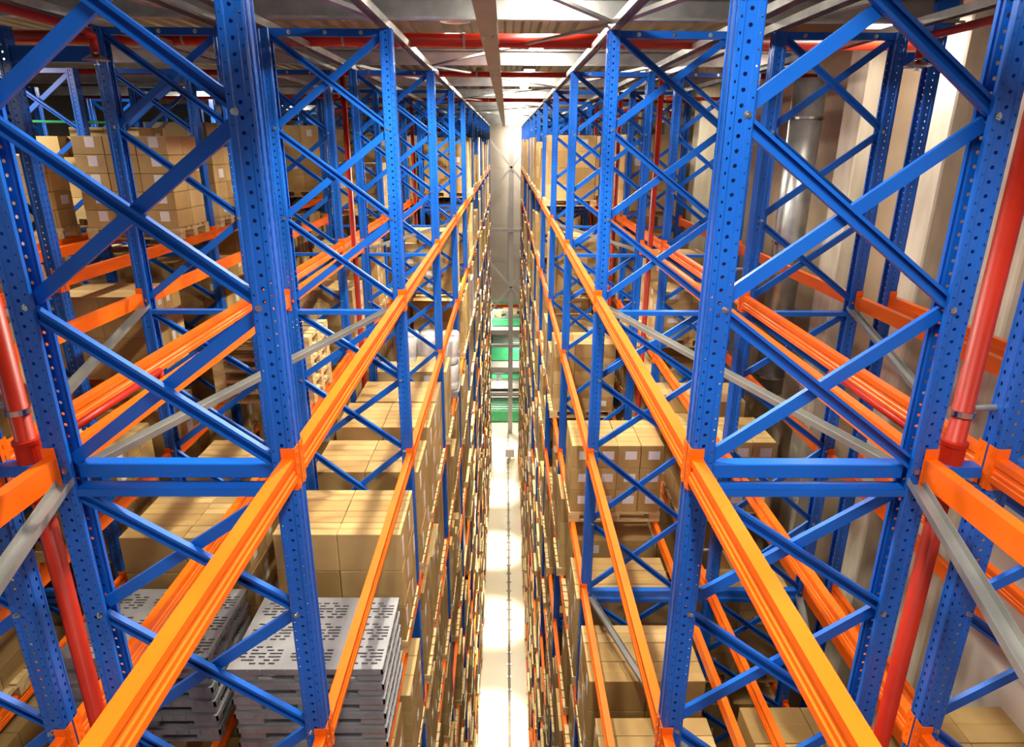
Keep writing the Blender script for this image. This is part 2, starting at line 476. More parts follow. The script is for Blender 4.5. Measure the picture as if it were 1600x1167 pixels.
for s, nm in ((-1, 'left'), (1, 'right')):
    chan(s * 1.78, .86, .085, .055, YS, YE, 'galvanised channel over the rear uprights of the first %s rack' % nm)
    chan(s * 2.09, .86, .085, .055, YS, YE, 'galvanised channel over the near uprights of the second %s rack' % nm)
    chan(s * 3.02, .86, .085, .055, YS, YE, 'galvanised channel over the far uprights of the second %s rack' % nm)
# upper guide rail of the crane (hollow section with bolted splice plates)
g = MB().box(-.055, .055, 0, YE - YS, 0, .085); g.box(-.065, .065, 0, YE - YS, .085, .093); g.box(-.065, .065, 0, YE - YS, -.004, 0)
gr = link('crane_guide_rail', g.mesh('crane_guide_rail', 'rail'), None, (-.085, YS, W(.765)))
tag(gr, 'brownish steel crane guide rail running along the ceiling over the aisle', 'guide rail')
for n in range(1, 7):
    for sx in (-.03, .03):
        link('bolt', MB().tube((sx, 0, 0), (sx, 0, -.012), .009, 6).mesh('bolt', 'steel'), gr, (0, YF(n) - YS - .02, -.004))
zig = [(1, -1), (2, 1), (3, -1), (4, 1), (5, -1), (6, 1), (7, -1), (8, 1)]
for (a, sa), (b_, sb) in zip(zig[:-1], zig[1:]):
    gbar((sa * .83, YF(a) + .05, .845), (sb * .83, YF(b_) - .05, .845), 'thin galvanised brace across the aisle under the purlins, %s to %s frames' % (FRN(a), FRN(b_)), .045, .02)
for s, nm in ((-1, 'left'), (1, 'right')):
    for a, b_ in ((2, 1), (4, 3)):
        gbar((s * .88, YF(a) - .05, .845), (s * 1.74, YF(b_) + .05, .845), 'galvanised top brace over first %s rack, %s to %s frames' % (nm, FRN(b_), FRN(a)), .07, .03)
    gbar((s * 2.99, YF(1) + .05, .85), (s * 2.13, YF(2) - .05, .85), 'galvanised top brace over second %s rack, nearest to second frames' % nm, .07, .03)

# ------------------------------------------------------------------ room shell
def slab(name, x0, x1, y0, y1, z0, z1, mat):
    return struct(link(name, MB().box(x0, x1, y0, y1, z0, z1).mesh(name, mat)))
slab('floor', -13.4, 4.6, -6, 52, -.2, 0, 'floor')
# corrugated roof deck
dm = MB(); pr = []
x = -13.4
while x < 4.6:
    pr += [(x, 0), (x + .10, 0), (x + .14, .07), (x + .24, .07)]; x += .28
ol = pr + [(a, b_ + .02) for a, b_ in reversed(pr)]
b0 = 0; n = len(ol)
for y in (-6, 52):
    for a, b_ in ol: dm.v.append((a, y, b_))
for i in range(n):
    j = (i + 1) % n; dm.f.append((i, j, n + j, n + i)); dm.m.append(0)
struct(link('ceiling', dm.mesh('ceiling', 'roof'), None, (0, 0, W(1.75))))
for i in range(9):   # roof trusses crossing above
    y = 1.0 + i * 5.7
    m_ = MB().box(-13.3, 4.5, y, y + .14, W(1.45), W(1.6)).box(-13.3, 4.5, y, y + .14, W(1.70), W(1.75))
    struct(link('trim_%d' % (i + 1), m_.mesh('roof_beam', 'greysteel')))
# right wall: white sandwich panels with seams, pilasters and tan infill
WX = 4.30
wm = MB()
z = 0.0; i = 0
while z < W(1.9):
    wm.bevbox(WX, WX + .2, -6, 4.6, z, z + 1.0, .008); z += 1.0
struct(link('wall_right', wm.mesh('wall_right', 'whitepanel')))
wm = MB(); y = 4.6
while y < 38:
    wm.bevbox(WX, WX + .2, y, y + 1.45, 0, W(1.9), .01); y += 1.45
struct(link('wall_right_rear', wm.mesh('wall_right_rear', 'tan')))
for i, y in enumerate([4.62, 5.72, 7.2, 10.4, 13.2, 16.1, 19.0, 21.8, 24.6]):
    m_ = MB().bevbox(WX - .36, WX, y, y + .42, 0, W(1.75), .015)
    struct(link('trim_%d' % (20 + i), m_.mesh('pilaster', 'concrete')))
# tan timber cladding strip at the head of the right wall
struct(link('trim_40', MB().bevbox(WX - .06, WX, -6, 4.75, W(.35), W(1.7), .01).mesh('cladding', 'tan')))
slab('wall_left', -13.4, -13.2, -6, 52, 0, W(1.9), 'dark')
# far wall: panelled upper part hanging over the handling area
wm = MB(); z = W(-9.3)
while z < W(1.9):
    wm.bevbox(-13.2, WX, 38.0, 38.2, z, min(z + 1.12, W(1.95)), .012); z += 1.12
struct(link('wall_back', wm.mesh('wall_back', 'beige')))
slab('wall_back_lower', -13.2, WX, 47, 47.2, 0, W(-9.3), 'beige')
# steel column and bracing before the far wall
r = link('steel_column', None, None, (.33, 36.6, 0)); tag(r, 'tall grey steel column standing at the far end of the aisle', 'column')
link('shaft', MB().box(-.14, .14, -.1, .1, 0, W(1.7)).mesh('shaft', 'greysteel'), r)
for z in (-4.9, -12.0, -15.2):
    link('cross_tube', MB().box(-2.2, 1.6, -.06, .06, -.1, .1).mesh('cross_tube', 'greysteel'), r, (0, -.08, W(z)))
def kb(x0, z0, x1, z1):
    link('diagonal', MB().sweep(cprof(.12, .08, .01), (x0, -.12, W(z0)), (x1, -.12, W(z1)), (0, 1, 0)).mesh('diagonal', 'greysteel'), r)
for zc in (-.95 - .4, -8.3):
    for sx in (-1.9, 1.9):
        kb(0, zc, sx, zc + 2.3); kb(0, zc, sx, zc - 2.3)
# ------------------------------------------------------------------ handling area beyond the racks
for i, (z, y0) in enumerate(((-11.95, 39), (-14.55, 39), (-15.75, 39))):
    o = link('mezzanine_deck', MB().box(-3, 3, y0, 46.5, W(z), W(z) + .14).box(-3, 3, y0 - .05, y0, W(z) - .1, W(z) + .22).box(-3, -2.8, y0, y0 + .2, 0, W(z)).box(2.8, 3, y0, y0 + .2, 0, W(z)).mesh('mezzanine_deck', 'greysteel'))
    tag(o, '%s grey platform deck in the handling area at the aisle end' % ['uppermost', 'second', 'third', 'lowest'][i], 'platform', 'platform decks at the aisle end')
o = link('pallet_beam', MB().box(-2.5, 2.5, 0, .08, 0, .2).mesh('end_beam', 'orange'), None, (0, 38.6, W(-10.1)))
tag(o, 'orange beam spanning the opening at the far end of the aisle', 'beam')
def station(y, z, w, h, d, x, label):
    r = link('conveyor_station', None, None, (x, y, W(z))); tag(r, label, 'conveyor', 'green conveyor stations at the aisle end')
    m_ = MB().bevbox(-w / 2, w / 2, 0, d, .05, h * .45, .03)
    link('housing', m_.mesh('housing', 'green'), r)
    fm = MB()
    for sx in (-w / 2 - .05, w / 2 + .05):
        for yy in (-.05, d): fm.box(sx - .04, sx + .04, yy - .04, yy + .04, 0, h)
    fm.box(-w / 2, w / 2, -.08, -.02, h - .08, h).box(-w / 2 - .08, -w / 2 - .02, -.05, d, h - .08, h).box(w / 2 + .02, w / 2 + .08, -.05, d, h - .08, h)
    link('guard_frame', fm.mesh('guard_frame', 'greysteel'), r)
    rm = MB()
    for i in range(7): rm.tube((-w / 2 + .05, .1 + i * d / 8, h * .45 + .05), (w / 2 - .05, .1 + i * d / 8, h * .45 + .05), .05, 8)
    link('rollers', rm.mesh('rollers', 'galvd'), r)
    mm = MB()
    for i in range(-4, 5): mm.box(i * w / 9 - .01, i * w / 9 + .01, d + .05, d + .07, h * .5, h)
    for i in range(4): mm.box(-w / 2, w / 2, d + .05, d + .07, h * (.55 + i * .12), h * (.55 + i * .12) + .02)
    link('mesh_guard', mm.mesh('mesh_guard', 'green'), r)
station(40.0, -11.81, 2.0, 1.2, 3.0, .1, 'upper conveyor with mesh guard behind the orange beam')
station(40.4, -14.41, 2.1, 2.3, 3.2, .1, 'large bright green conveyor station on the second platform')
station(40.0, -15.61, 2.1, .9, 3.2, .1, 'low green conveyor under the second platform')
station(38.2, -18, 2.1, 1.9, 3.2, .1, 'lowest green conveyor just above the white floor')
for i, (x, y, z) in enumerate(((-.5, 40.6, -11.23), (.55, 41.3, -11.23), (.1, 42, -11.23))):
    o = link('carton', MB().bevbox(-.25, .25, -.2, .2, 0, .35).mesh('carton', 'card'), None, (x, y, W(z) + .0))
    tag(o, 'small brown carton on the upper conveyor at the aisle end, %s' % ['left', 'right', 'middle'][i], 'carton')
# crane floor rail
fr_ = MB().box(-.045, .045, 0, 37, 0, .012).box(-.014, .014, 0, 37, .012, .075).box(-.03, .03, 0, 37, .075, .11)
rail = link('floor_rail', fr_.mesh('floor_rail', simple('rail_steel', (.16, .13, .09), (.25, .2, .14), .45, .6) and 'greysteel'), None, (.20, -.5, 0))
rail.data.materials[0] = bpy.data.materials['rail_steel']
tag(rail, 'dark floor rail for the crane running down the white aisle floor', 'rail')
for i in range(60):
    link('rail_clip', MB().box(-.10, .10, -.04, .04, 0, .03).mesh('rail_clip', 'steel') if i == 0 else bpy.data.meshes['rail_clip'], rail, (0, 4 + i * .55, 0))
o = link('rail_end_stop', MB().bevbox(-.26, .26, -.15, .15, .25, .75, .02).box(-.06, .06, -.1, .1, 0, .26).mesh('rail_end_stop', 'paper'), None, (.30, 33.0, 0))
tag(o, 'small white box on a stand at the far end of the floor rail', 'box')

# ------------------------------------------------------------------ pipes
PIPE = []
def pipe_thing(name, pts, r, label, mat='red', group=None, clamps=()):
    p0 = Vector(pts[0]); q = [tuple(Vector(p) - p0) for p in pts]
    m_ = MB()
    m_.path(q, r, 18)
    for p in q[1:-1]:
        m_.lathe([(0, -r), (r * .7, -r * .7), (r, 0), (r * .7, r * .7), (0, r)], p, 14)
    o = link(name, m_.mesh(name, mat), None, (p0[0], p0[1], W(p0[2])))
    for me_ in (o.data,): 
        for pl in me_.polygons: pl.use_smooth = len(pl.vertices) == 4
    tag(o, label, 'pipe', group); PIPE.append(o)
    return o
for n in range(1, 8):
    for s, nm in ((-1, 'left'), (1, 'right')):
        y = YF(n) + (.1 if n > 1 else .02)
        o = pipe_thing('sprinkler_riser', [(s * 1.935, y, -18), (s * 1.935, y, .80)], .0375 if n < 3 else .035,
                       'vertical red sprinkler pipe between back-to-back %s racks at the %s frame' % (nm, FRN(n)), group='red sprinkler risers')
        if n <= 2:
            for z in (-1.05, -3.9):
                t = link('pipe_clamp', MB().lathe([(.038, -.012), (.046, -.012), (.046, .012), (.038, .012)], (0, 0, 0), 20).mesh('pipe_clamp', 'steel'), o, (0, 0, z + 18))
                rd = link('clamp_rod', MB().tube((0, 0, 0), (s * .12, 0, 0), .014, 10).mesh('clamp_rod', 'galvd'), o, (s * .04, 0, z + 18.02))
            # grooved tee
            link('tee_fitting', MB().lathe([(.038, -.07), (.046, -.065), (.046, .065), (.038, .07)], (0, 0, 0), 20).tube((0, 0, 0), (-s * .0, .14, 0), .026, 14).lathe([(.038, -.085), (.05, -.08), (.05, -.062), (.038, -.06)], (0, 0, 0), 20).lathe([(.038, .06), (.05, .062), (.05, .08), (.038, .085)], (0, 0, 0), 20).mesh('tee_fitting', 'red'), o, (0, 0, -1.26 + 18))
def sprinkler(x, y, z, label):
    p = PIPE[-1]
    r = link('sprinkler_head', MB().tube((0, 0, .05), (0, 0, .0), .014, 10).mesh('sprinkler_head', 'steel'), p, (x - p.location[0], y - p.location[1], W(z) - p.location[2])); r['label'] = 'steel sprinkler head with a round dish'
    link('dish', MB().lathe([(.012, .035), (.03, .03), (.062, .012), (.080, 0), (.082, -.004), (.060, .004), (.02, .02), (0, .022)], (0, 0, 0), 24).mesh('dish', 'steel'), r)
    link('nozzle', MB().tube((0, 0, .02), (0, 0, -.03), .010, 10).lathe([(0, -.032), (.018, -.032), (.018, -.028), (0, -.028)], (0, 0, 0), 12).mesh('nozzle', 'steel'), r)
for s, nm in ((-1, 'left'), (1, 'right')):
    # in-rack branch below top level
    pipe_thing('sprinkler_branch', [(s * 1.935, 2.44, -1.26), (s * 1.935, 3.35, -1.26), (s * 1.935, 3.35, -1.33)], .02, 'thin dark red branch pipe below top level between %s racks' % nm, group='sprinkler branches')
    sprinkler(s * 1.935, 3.35, -1.365, 'sprinkler head with dish on the branch pipe between %s racks below top level' % nm)
    xb = 2.64 if s < 0 else 2.78
    # top branch ending in an elbow
    pipe_thing('sprinkler_branch', [(s * xb, .2, .67), (s * xb, 4.38, .67), (s * xb, 4.46, .64), (s * xb, 4.46, .545)], .026, 'red sprinkler pipe with elbow along the top of the second %s rack' % nm, group='sprinkler branches')
    sprinkler(s * xb, 4.46, .50, 'sprinkler head with metal dish hanging at the top of the second %s rack, nearest' % nm)
    for n in (3, 4, 5):
        y = YF(n) + .25
        pipe_thing('sprinkler_branch', [(s * 2.0, y - .14, .52), (s * 2.72, y - .14, .52), (s * 2.78, y - .14, .50), (s * 2.78, y - .14, .40)], .022, 'short red sprinkler arm at the head of the %s frame, %s side' % (FRN(n), nm), group='sprinkler branches')
        sprinkler(s * 2.78, y - .14, .36, 'sprinkler head on a short arm at the %s frame of the second %s rack' % (FRN(n), nm))
# big main running across between purlins
for i, (y, r_, z) in enumerate(((6.25, .060, .885), (8.75, .035, .84), (14.4, .05, .88))):
    o = pipe_thing('sprinkler_main', [(-9, y, z), (4.1, y, z)], r_, 'red sprinkler main crossing %s' % ['the aisle behind the second frame, the thickest', 'the aisle behind the third frame, thin', 'the aisle far back'][i], group='red mains under the roof')
    for xx in (-2.9, -1.45, -.35, .88, 1.0, 2.3):
        link('coupling', MB().tube((0, 0, 0), (.02, 0, 0), r_ + .006, 18).mesh('coupling', 'galvd'), o, (xx + 9, 0, 0))
pipe_thing('cable_duct', [(-8.9, 8.5, .25), (-5.2, 8.9, .22)], .018, 'green cable run high up behind the left racks', 'green')
# smooth round duct beside the right wall
o = pipe_thing('round_duct', [(3.72, 8.05, -3.3), (3.72, 8.05, .75)], .19, 'wide round galvanised duct standing against the right wall', 'galv')
for z in (-3.05, -1.22, .3):
    link('duct_band', MB().lathe([(.19, -.015), (.205, -.015), (.205, .015), (.19, .015)], (0, 0, 0), 24).mesh('duct_band', 'steel'), o, (0, 0, z + 3.3))

# ------------------------------------------------------------------ loads
PLX, PLY, PLH = 1.06, .70, .125
def pallet_mb(m_, x, y, z, mi=0, lod=0):
    """x = centre, y = front edge, z = underside"""
    x0, x1 = x - PLX / 2, x + PLX / 2
    if lod < 2:
        for i in range(5):
            w = .125 if i in (0, 2, 4) else .09; yy = y + (PLY - .125) * i / 4 + (0 if i in (0, 2, 4) else .017)
            m_.box(x0, x1, yy, yy + w, z + PLH - .019, z + PLH, mi)
        for i in range(3):
            yy = y + (PLY - .10) * i / 2
            m_.box(x0, x1, yy, yy + .10, z, z + .018, mi)
            for j in range(3):
                xx = x0 + (PLX - .125) * j / 2
                m_.box(xx, xx + .125, yy, yy + .10, z + .018, z + PLH - .038, mi)
        for j in range(3):
            xx = x0 + (PLX - .125) * j / 2
            m_.box(xx, xx + .125, y, y + PLY, z + PLH - .038, z + PLH - .019, mi)
    else:
        m_.box(x0, x1, y, y + PLY, z + .085, z + PLH, mi)
        for i in range(3):
            yy = y + (PLY - .10) * i / 2
            m_.box(x0, x0 + .12, yy, yy + .10, z, z + .085, mi); m_.box(x1 - .12, x1, yy, yy + .10, z, z + .085, mi)
_p = MB(); pallet_mb(_p, 0, 0, 0); ME['pallet'] = _p.mesh('wooden_pallet', 'wood')
_ct = {}
def carton_mesh(w, d, h, axis=0):
    key = (round(w, 3), round(d, 3), round(h, 3))
    if key not in _ct:
        m_ = MB().bevbox(-w / 2, w / 2, -d / 2, d / 2, 0, h, .004, 0)
        if w >= d: m_.box(-w / 2 + .004, w / 2 - .004, -.012, .012, h, h + .0008, 1)
        else: m_.box(-.012, .012, -d / 2 + .004, d / 2 - .004, h, h + .0008, 1)
        _ct[key] = m_.mesh('carton', ['card', 'tape'])
    return _ct[key]
_lb = {}
def label_mesh(w, h):
    k = (round(w, 3), round(h, 3))
    if k not in _lb: _lb[k] = MB().box(-w / 2, w / 2, -.0012, 0, 0, h).mesh('paper_label', 'paper')
    return _lb[k]
ncart = 0; npal = 0
OCC = set()
def rowx(row):
    if row == 'R3': return 3.80
    return ROWX[row]
def slot_y(bay, s): return YF(bay) + .175 + .9 * s
def place_pallet(row, k, y, desc):
    global npal
    o = link('wooden_pallet', ME['pallet'], None, (rowx(row), y, W(LV(row, k) - .045)))
    tag(o, desc, 'pallet', 'wooden pallets'); npal += 1
    return o
def near_stack(row, k, bay, s, nx, ny, nz, h, where, y=None, lab='side', jit=.006, dy=None):
    """individual cartons of a visible stack (outer shell)"""
    global ncart
    OCC.add((row, k, bay, s))
    y = slot_y(bay, s) if y is None else y
    place_pallet(row, k, y, 'wooden pallet under %s' % where)
    z0 = W(LV(row, k) - .045) + PLH + .001
    X = rowx(row); w = (PLX - .02) / nx; d = (dy or PLY - .02) / ny
    sgn = 1 if row[0] == 'L' else -1      # direction of the face turned to the aisle
    cart = carton_mesh(w - .006, d - .006, h - .004)
    LN = ['bottom', 'second', 'third', 'fourth', 'fifth', 'sixth', 'seventh']
    for iz in range(nz):
        for ix in range(nx):
            for iy in range(ny):
                top = iz == nz - 1; fr_ = iy == 0; sd = (ix == nx - 1) if sgn > 0 else (ix == 0)
                if not (top or fr_ or sd): continue
                if ncart >= 300: continue
                cx = X - PLX / 2 + .01 + w * (ix + .5) + random.uniform(-jit, jit) * .3
                cy = y + .01 + d * (iy + .5)
                o = link('carton', cart, None, (cx, cy, z0 + iz * h), (0, 0, random.uniform(-jit, jit) * .4))
                lz = 'top' if top else LN[iz]
                lx = 'only' if nx == 1 else ('left' if ix == 0 else 'right' if ix == nx - 1 else ('middle' if nx == 3 else 'mid-left' if ix == 1 else 'mid-right'))
                ly = 'front' if iy == 0 else 'back' if iy == ny - 1 else ('inner' if ny == 3 else 'second-row' if iy == 1 else 'third-row')
                tag(o, '%s-layer %s %s carton of the %s' % (lz, ly, lx, where), 'carton', 'cartons of the ' + where)
                ncart += 1
                if sd and lab in ('side', 'both') and (iz + iy) % 2 == 0:
                    l_ = link('paper_label', label_mesh(d * .4, h * .5), o, (sgn * ((w - .006) / 2), d * .1, h * .25), (0, 0, PI / 2 * sgn))
                if fr_ and lab in ('front', 'both'):
                    if lab == 'both' and (ix + iz * 2 + iy) % 3: continue
                    link('paper_label', label_mesh(w * (.5 if nx == 4 else .3), h * (.36 if nx == 4 else .55)), o, (w * .08, -(d - .006) / 2, h * .38))
def grey_stack(row, k, bay, s, num, where, y=None):
    OCC.add((row, k, bay, s))
    y = slot_y(bay, s) if y is None else y
    X = rowx(row); z = W(LV(row, k) - .045)
    for i in range(num):
        o = link('plastic_pallet', ME['ppal'], None, (X, y, z - .022 + i * .131))
        pos = 'topmost' if i == num - 1 else 'bottom' if i == 0 else ['', 'second', 'third', 'fourth', 'fifth', 'sixth', 'seventh', 'eighth'][i]
        tag(o, 'grey perforated plastic pallet, %s%s of stack in %s' % (pos, '' if pos in ('topmost', 'bottom') else ' from bottom', where), 'pallet', 'grey plastic pallets in the ' + where)
# grey plastic pallet: deck with real slots, skirt and runners
pm = MB(); NX, NY = 48, 48; cw = PLX / NX; cd = PLY / NY
holes = set()
for gx in range(3):
    for gy in range(3):
        ox = 2 + gx * 16; oy = 3 + gy * 15
        for r_, cols in ((0, (4, 7, 10)), (2, (1, 3, 8, 11)), (4, (0, 3, 6, 9, 11)), (6, (0, 3, 5, 6, 9, 11)), (8, (3, 8, 11)), (10, (1, 4, 7))):
            for c_ in cols: holes.add((ox + c_, oy + r_)); holes.add((ox + c_ + (1 if c_ != 5 else 0), oy + r_))
for i in range(NX):
    for j in range(NY):
        if (i, j) in holes: continue
        b = len(pm.v); x0 = -PLX / 2 + i * cw; y0 = j * cd
        pm.v += [(x0, y0, .152), (x0 + cw, y0, .152), (x0 + cw, y0 + cd, .152), (x0, y0 + cd, .152)]
        pm.f.append((b, b + 1, b + 2, b + 3)); pm.m.append(0)
        for (di, dj, e0, e1) in ((-1, 0, 3, 0), (1, 0, 1, 2), (0, -1, 0, 1), (0, 1, 2, 3)):
            if (i + di, j + dj) in holes:
                p, q = pm.v[b + e0], pm.v[b + e1]; c = len(pm.v)
                pm.v += [p, q, (q[0], q[1], .140), (p[0], p[1], .140)]; pm.f.append((c, c + 3, c + 2, c + 1)); pm.m.append(0)
hx = PLX / 2
for (a, b_, c, d) in ((-hx, hx, 0, .012), (-hx, hx, PLY - .012, PLY), (-hx, -hx + .012, 0, PLY), (hx - .012, hx, 0, PLY)):
    pm.box(a, b_, c, d, .105, .152)
for i in range(3):
    yy = .015 + (PLY - .12) * i / 2
    pm.box(-hx + .02, hx - .02, yy, yy + .09, .022, .036)
    for j in range(3):
        xx = -hx + .01 + (PLX - .20) * j / 2; pm.bevbox(xx, xx + .18, yy, yy + .09, .022, .106, .01)
for i in range(12): pm.box(-hx + .05 + i * .086, -hx + .058 + i * .086, -.004, .0, .108, .146)
for i in range(8): pm.box(hx, hx + .004, .05 + i * .085, .058 + i * .085, .108, .146); pm.box(-hx - .004, -hx, .05 + i * .085, .058 + i * .085, .108, .146)
ME['ppal'] = pm.mesh('plastic_pallet', 'plastic')

# left racks, near loads (third level)
grey_stack('L1', 2, 1, 1, 6, 'first left rack', y=3.35)
grey_stack('L2', 2, 1, 1, 6, 'second left rack', y=3.45)
near_stack('L1', 2, 1, 2, 2, 4, 3, .355, 'stack behind grey pallets, first left rack', lab='side')
near_stack('L2', 2, 1, 2, 2, 4, 3, .345, 'stack behind grey pallets, second left rack', lab='side')
near_stack('L1', 2, 2, 0, 2, 3, 3, .345, 'carton stack just past the second left upright')
near_stack('L2', 2, 2, 0, 2, 3, 3, .345, 'pale carton stack of second left rack, second bay')
near_stack('L1', 2, 2, 1, 2, 3, 3, .36, 'second carton stack past the second left upright')
near_stack('R1', 2, 2, 1, 4, 3, 3, .285, 'white-labelled stack in first right rack', lab='front')
near_stack('R2', 2, 2, 1, 4, 3, 3, .30, 'white-labelled stack in second right rack', lab='front')
near_stack('R1', 3, 1, 2, 2, 3, 3, .345, 'lower carton stack just before second right upright')
near_stack('R1', 3, 2, 0, 2, 3, 3, .345, 'lower carton stack just past second right upright')
near_stack('R2', 3, 1, 1, 2, 2, 3, .33, 'lower carton stack of the second right rack', lab='side')
# left distance, top level: labelled cartons on wooden pallets
near_stack('L3', 0, 2, 2, 3, 2, 5, .20, 'tall labelled carton stack in third left rack', lab='front')
near_stack('L4', 0, 2, 2, 3, 2, 4, .20, 'labelled carton stack in fourth left rack', y=6.8, lab='both')
near_stack('L3', 0, 3, 0, 3, 2, 4, .22, 'second labelled carton stack in third left rack', lab='both')
near_stack('R3', 3, 1, 1, 2, 2, 3, .33, 'carton stack by the right wall')
print('cartons', ncart)
# white wrapped drums standing on a plastic pallet in the fourth bay
OCC.add(('L1', 2, 3, 1)); OCC.add(('L1', 2, 3, 2))
X = rowx('L1'); z = W(ZL(2) - .045)
o = link('plastic_pallet', ME['ppal'], None, (X + .03, slot_y(3, 2) - .1, z - .022)); tag(o, 'grey plastic pallet under the white wrapped drums in the first left rack', 'pallet')
dr = MB().lathe([(0, 0), (.155, 0), (.17, .02), (.172, .12), (.165, .14), (.172, .16), (.172, .40), (.163, .43), (.15, .45), (0, .46)], (0, 0, 0), 20).mesh('wrapped_drum', 'film')
for pl in dr.polygons: pl.use_smooth = True
for iz in range(2):
    for ix in range(3):
        for iy in range(2):
            o = link('wrapped_drum', dr, None, (X + .03 + (ix - 1) * .349, slot_y(3, 2) - .1 + .175 + iy * .35, z + .131 + iz * .462))
            tag(o, 'pale film-wrapped drum, %s layer, %s %s, in the first left rack' % (['lower', 'upper'][iz], ['front', 'back'][iy], ['left', 'middle', 'right'][ix]), 'drum', 'film-wrapped drums')
# stacks of empty pallets further in
def empties(row, k, bay, s, num):
    OCC.add((row, k, bay, s))
    for i in range(num):
        o = link('wooden_pallet', ME['pallet'], None, (rowx(row), slot_y(bay, s), W(LV(row, k) - .045) + i * (PLH + .001)))
        pos = 'topmost' if i == num - 1 else 'bottom' if i == 0 else ORD[i] + ' from bottom'
        tag(o, 'empty wooden pallet, %s of stack in %s, %s, %s bay' % (pos, ROWN[row], LVN[k], ORD[bay]), 'pallet', 'empty wooden pallets')
empties('L2', 1, 2, 1, 6)

# everything else: real pallets close by, then one mass of distant loads
far = MB(); farp = MB()
def far_stack(row, k, bay, s, rnd):
    X = rowx(row) + rnd.uniform(-.035, .035); y = slot_y(bay, s) + rnd.uniform(-.05, .05); z = W(LV(row, k) - .045)
    deep = bay >= 3
    pal_i.append((math.hypot(X, y) + abs(LV(row, k)) * .6, row, k, bay, s, X, y, z))
    kind = rnd.random()
    if bay < 4: kind = .5
    hmax = 1.12 if k else 1.25
    hh = hmax * rnd.choice([1, 1, .97, .9, .8, .6])
    if kind < .06:                         # wrapped white goods
        nx, ny, nz, mi = 2, 2, 2, 1
    elif kind < .10:
        nx, ny, nz, mi = 1, 1, 1, 2
    else:
        nx, ny, nz, mi = rnd.choice([2, 2, 3]), rnd.choice([2, 3, 3, 4]), rnd.choice([3, 4, 4, 5]), 0
    w = (PLX - rnd.choice([.02, .06, .1])) / nx; d = (PLY - rnd.choice([.02, .05])) / ny; h = hh / nz
    z += PLH
    for iz in range(nz):
        for ix in range(nx):
            for iy in range(ny):
                if ny > 2 and nx > 2 and 0 < ix < nx - 1 and 0 < iy < ny - 1 and iz < nz - 1: continue
                if iz == nz - 1 and rnd.random() < .06: continue
                x0 = X - w * nx / 2 + ix * w; y0 = y + .01 + iy * d
                far.box(x0 + .003, x0 + w - .003, y0 + .003, y0 + d - .003, z + iz * h, z + iz * h + h - .004, mi)
                if mi == 0 and iy == 0 and rnd.random() < .3 and bay < 8:
                    far.box(x0 + w * .35, x0 + w * .65, y0 + .0015, y0 + .003, z + iz * h + h * .35, z + iz * h + h * .75, 1)
                if mi == 0 and bay < 9 and rnd.random() < .35:
                    if row[0] == 'L' and ix == nx - 1: far.box(x0 + w - .003, x0 + w - .0015, y0 + d * .3, y0 + d * .7, z + iz * h + h * .35, z + iz * h + h * .8, 1)
                    if row[0] == 'R' and ix == 0: far.box(x0 + .0015, x0 + .003, y0 + d * .3, y0 + d * .7, z + iz * h + h * .35, z + iz * h + h * .8, 1)
pal_i = []
rnd = random.Random(11)
for row in ('L1', 'R1', 'L2', 'R2', 'L3', 'L4'):
    nbays = 12 if row[1] == '1' else 8
    for bay in range(1, nbays):
        for k in range(0, 12 if row[1] == '1' else 5):
            for s in range(3):
                if (row, k, bay, s) in OCC: continue
                p = .93
                if row in ('L1', 'R1'):
                    if k == 0: p = 0 if bay < 5 and not (row == 'R1' and bay == 4 and s == 2) else (.95 if (bay, s) != (5, 0) else 0)
                    elif k == 1: p = 0 if bay < 4 else .55
                    elif k == 2:
                        p = .93
                        if bay == 1: p = 0
                        if row == 'R1' and bay == 2: p = 0
                        if row == 'R1' and bay == 3: p = 0 if s == 0 else 1
                        if row == 'L1' and bay == 3: p = 0 if s > 0 else 1
                    elif k == 3:
                        if row == 'R1' and (bay, s) == (1, 0): p = 0
                        if row == 'L1' and bay == 1: p = 1
                elif row in ('L2', 'R2'):
                    if k == 0: p = 0 if bay < 4 else .9
                    elif k == 1: p = 0 if bay < 3 else .5
                    elif k == 2: p = 0 if bay == 1 or (row == 'R2' and (bay, s) == (2, 0)) else .9
                    elif k == 3: p = .9
                else:
                    if bay < 2: p = 0 if k == 0 else .8
                    if k == 0 and bay == 2: p = 0
                    elif k == 0: p = .8
                    elif k == 1: p = .7
                if rnd.random() < p: far_stack(row, k, bay, s, rnd)
pal_i.sort()
for i, (q, row, k, bay, s, X, y, z) in enumerate(pal_i):
    if i < 300 - npal - 12:
        o = link('wooden_pallet', ME['pallet'], None, (X, y, z))
        tag(o, 'loaded wooden pallet, %s, %s, %s bay, %s place' % (ROWN[row], LVN[k], ORD[bay], ['front', 'middle', 'back'][s]), 'pallet', 'wooden pallets')
    else:
        pallet_mb(farp, X, y, z, 0, 2)
o = link('distant_cartons', far.mesh('distant_cartons', ['card', 'film', 'plastic'])); o['kind'] = 'stuff'
tag(o, 'brown cartons stacked on the distant pallets down both sides of the aisle', 'cartons')
o = link('distant_pallets', farp.mesh('distant_pallets', 'wood')); o['kind'] = 'stuff'
tag(o, 'wooden pallets far down the aisle and low in the racks', 'pallets')
# wall-side beam carrying the wall rack loads
o = link('wall_ledger', MB().box(-.04, .04, 0, 4.2, -.11, 0).mesh('wall_ledger', 'orange'), None, (WX - .06, .6, W(ZL(3)) - .046))
tag(o, 'orange ledger beam fixed along the right wall under the cartons', 'beam')

